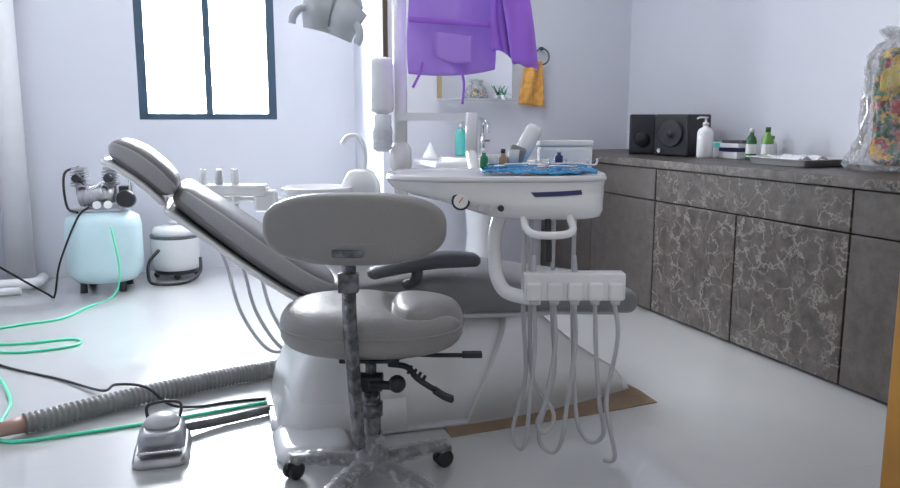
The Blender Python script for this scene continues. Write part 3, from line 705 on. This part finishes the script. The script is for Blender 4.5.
# ------------------------------------------------------------ gowns
def gown(name, mm, lab, x0, x1, ztop, zb, yc, folds, ph, amp=1.0, lean=0.0):
    g = G()
    def f(u, v):
        x = x0+(x1-x0)*u; z = ztop+(zb(u)-ztop)*v
        yy = yc+amp*((.012+.02*v)*math.sin(u*folds+ph+v*1.5)+.008*math.sin(u*folds*2.3+v*4)+.005*math.sin(u*folds*4.1-v*7))
        return (x+.01*math.sin(v*6+u*3)*v+lean*v, yy, z)
    g.grid(f, 80, 40)
    t = thing(name, lab, 'gown', ((x0+x1)/2, yc, zb(.5)))
    o = mk(g, 'cloth', mm, t, solid=.003)
    o.location = -Vector(t.location)
    return t, o
def sleeve(t, pts, mm, rw):
    g = G(); P = catmull(pts, 10); rs = []
    for i, p in enumerate(P):
        u = i/(len(P)-1); w_ = rw[0]+(rw[1]-rw[0])*u
        rs.append([p+Vector((w_*math.cos(2*math.pi*j/40), (.022+.006*math.sin(3*2*math.pi*j/40+u*6))*math.sin(2*math.pi*j/40), .003*math.sin(j*.9+u*9)-.25*w_*math.cos(2*math.pi*j/40)*u)) for j in range(40)])
    g.rings(rs, cap=False); s_ = mk(g, 'sleeve', mm, t, solid=.003); s_.location = -Vector(t.location)
t, o = gown('surgical_gown', 'purple', 'light purple gown draped over the lamp arm', -.150, .160, 1.70, lambda u: 1.160-.015*math.sin(u*math.pi)+.015*u, 2.92, 6, .5, .5)
g = G(); g.tube([(.03, 2.90, 1.2), (.05, 2.90, 1.13), (.045, 2.90, 1.05)], .005); s_ = mk(g, 'tie_strap', 'purple2', t); s_.location = -Vector(t.location)
g = G(); g.tube([(-.10, 2.90, 1.20), (-.11, 2.90, 1.16), (-.135, 2.89, 1.11)], .005); s_ = mk(g, 'tie_strap', 'purple2', t); s_.location = -Vector(t.location)
g = G(); g.grid(lambda u, v: (-.15+.30*u, 2.888+.003*math.sin(u*20), 1.36-.020*v-.02*u), 20, 2); s_ = mk(g, 'belt', 'purple2', t, solid=.003); s_.location = -Vector(t.location)
g = G(); g.grid(lambda u, v: (-.05+.13*u, 2.882+.002*math.sin(u*9), 1.305-.09*v-.015*u-.012*math.sin(u*math.pi)*v), 14, 8); s_ = mk(g, 'pocket', 'purple', t, solid=.005); s_.location = -Vector(t.location)
t, o = gown('surgical_gown', 'purple2', 'deep purple gown hanging over the lamp arm', .145, .265, 1.71, lambda u: 1.235-.04*u+.008*math.sin(u*9), 2.86, 8, 1.3, .6, .01)
sleeve(t, [(.20, 2.81, 1.64), (.215, 2.80, 1.48), (.24, 2.79, 1.34), (.262, 2.79, 1.18)], 'purple2', (.05, .046))

# ------------------------------------------------------------ stool
SX, SY = -.215, 2.03
t = thing('dental_stool', 'grey upholstered swivel stool with plastic-wrapped star base', 'stool', (SX, SY, 0))
lv = []
for i in range(10):
    a = i/9; r = .45+.55*math.sin(a*math.pi/2); lv.append((.375+.065*(1-(1-((r-.45)/.55)**3.0)**(1/3.0)) if r < 1 else .44, .252*r, .202*r))
for i in range(1, 41):
    r = 1-(i/40)**1.35*.97; lv.append((.445+.065*(1-r**3.4)**(1/2.2), .252*r, .202*r))
g = G(); g.stack(lv, (.0, .08, 0), e=2.4, n=128)
SP = [Vector((p.x, p.y, 0)) for p in catmull([(.045, .13, 0), (.050, .03, 0), (.060, -.06, 0), (.095, -.125, 0), (.15, -.12, 0), (.20, -.075, 0), (.26, -.04, 0)], 10)]
def pd(x, y_):
    best = 9
    for a, b in zip(SP, SP[1:]):
        ab = b-a; t_ = max(0, min(1, ((x-a.x)*ab.x+(y_-a.y)*ab.y)/ab.length_squared))
        best = min(best, math.hypot(x-a.x-ab.x*t_, y_-a.y-ab.y*t_))
    return best
def sd(v):
    x, y_ = v.x, v.y-.08
    if v.z < .44: return v
    k = min(1, (v.z-.44)/.04)
    d = pd(x, y_)
    return (x, v.y, v.z-k*(.026*math.exp(-(d/.013)**2)+.010*math.exp(-(d/.04)**2))+k*.014*(abs(x)/.25)**2)
g.xf(0, sd); mk(g, 'seat', 'stoolu', t)
g = G(); g.tube([(.2525*spow(math.cos(a*math.pi/30), .83), .08+.2025*spow(math.sin(a*math.pi/30), .83), .443) for a in range(61)], .0035, n=6, smooth=False); mk(g, 'seat_piping', 'stoolu', t)
g = G(); g.stack([(.365, .15, .13), (.385, .2, .16)], (0, .08, 0)); mk(g, 'seat_pan', 'black', t)
g = G(); m_ = g.mark(); g.pad(.225, .089, .03, e=2.7, n=72, k=8)
g.xf(m_, lambda v: (v.x-.018, -.165+v.z-.0+.55*v.x*v.x, .735+v.y)); mk(g, 'backrest', 'stoolu', t)
g = G(); g.tube([(-.03, -.13, .72), (-.035, -.135, .66), (-.036, -.135, .5), (-.032, -.11, .35), (-.025, -.085, .14)], .02, n=4, sub=5); g.box((-.03, -.198, .680), (.075, .008, .020)); g.box((-.035, -.15, .60), (.05, .03, .05))
mk(g, 'backrest_bar', 'bar', t, bevel=.004)
g = G(); g.cyl((0, 0, .05), (0, 0, .28), .026); g.cyl((0, 0, .28), (0, 0, .37), .016); g.lathe([(.032, .20), (.032, .235)], cap=True); mk(g, 'gas_column', 'bar', t)
g = G(); g.box((.0, -.02, .30), (.07, .05, .04)); g.cyl((.0, -.04, .30), (.065, -.05, .30), .012); g.sphere((.075, -.05, .305), .024); g.box((.0, .03, .362), (.16, .14, .012)); mk(g, 'seat_mechanism', 'black', t, bevel=.004)
g = G(); g.tube([(.05, -.02, .35), (.10, -.03, .345), (.13, -.04, .315), (.18, -.05, .285), (.21, -.055, .265)], .008); g.sweep([(.17, .292), (.20, .272), (.225, .262)], .03, .016, -.053, Rend=.006); 
for k in range(4): g.lathe([(.013, 0), (.013, .006)], (.105+.012*k, -.033, .34-.009*k), 12, ry(120))
mk(g, 'tilt_lever', 'black', t)
g = G(); g.tube([(.10, .02, .365), (.18, .02, .362), (.25, .02, .362)], .006); g.box((.275, .02, .364), (.055, .03, .014)); mk(g, 'height_lever', 'black', t, bevel=.003)
g = G(); g.lathe([(.03, .04), (.045, .045), (.045, .085), (.032, .10)]); 
ANG = (172, 244, 316, 30, 103)
for a in ANG:
    rr = rz(a)
    m_ = g.mark(); g.sweep([(.02, .062), (.12, .066), (.20, .064), (.235, .058)], [.05, .042, .036, .03], [.03, .026, .022, .02], 0, Rend=.012, e=3.5, n=20)
    g.xf(m_, lambda v, rr=rr: rr @ Vector(v))
mk(g, 'star_base', 'wrap', t)
g = G()
for i, a in enumerate(ANG):
    rr = rz(a)
    m_ = g.mark(); g.sweep([(.03, .064), (.08, .068), (.13, .066), (.18, .066), (.245, .058)], [.07, .06, .056, .052, .05], [.045, .038, .04, .034, .034], 0, Rend=.012, e=2.6, n=36, sub=8)
    g.xf(m_, lambda v, rr=rr, i=i: rr @ Vector((v.x, v.y+.003*math.sin(v.x*150+i+v.z*160), v.z+.0025*math.sin(v.x*190+v.y*170+i*2))))
g.lathe([(.03, .045), (.055, .05), (.056, .075), (.045, .10), (.036, .13), (.03, .15)], n=30)
mk(g, 'plastic_wrap', 'film2', t)
for i, a in enumerate(ANG):
    d = Vector((math.cos(math.radians(a)), math.sin(math.radians(a)), 0))*.225
    q = rz(a+60+40*i)
    g = G()
    for s_ in (-1, 1):
        off = q @ Vector((0, s_*.012, 0))
        g.lathe([(.018, -.007), (.026, -.005), (.026, .005), (.018, .007)], d+off+Vector((0, 0, .026)), 20, q @ rx(90))
    g.box(d+Vector((0, 0, .045)), (.05, .012, .02), q); g.cyl(d+Vector((0, 0, .045)), d+Vector((0, 0, .07)), .007)
    mk(g, 'castor', 'black', t)

# ------------------------------------------------------------ light
W = bpy.data.worlds.new('w'); SC.world = W; W.use_nodes = True
bg = W.node_tree.nodes['Background']; bg.inputs[0].default_value = (.92, .96, 1.0, 1); bg.inputs[1].default_value = 0.58
def area(name, loc, rot, sx, sy, e, col):
    L = bpy.data.lights.new(name, 'AREA'); L.shape = 'RECTANGLE'; L.size = sx; L.size_y = sy; L.energy = e; L.color = col
    o = bpy.data.objects.new(name, L); COL.objects.link(o); o.location = loc; o.rotation_euler = rot
    return o
area('ceiling_light', rm(1.0, 1.2, H-.03), (0, 0, R), 1.2, .3, 5, (1, .98, .95))
area('ceiling_light_back', rm(.9, 3.7, H-.03), (0, 0, R), 1.2, .3, 15, (.97, .98, 1))

cam = bpy.data.cameras.new('camera'); co = bpy.data.objects.new('camera', cam); COL.objects.link(co)
co.location = (0, 0, 1.0); co.rotation_euler = (math.radians(90-9.175), 0, 0)
cam.lens = 31.2; cam.sensor_width = 36; cam.clip_start = .02
SC.camera = co
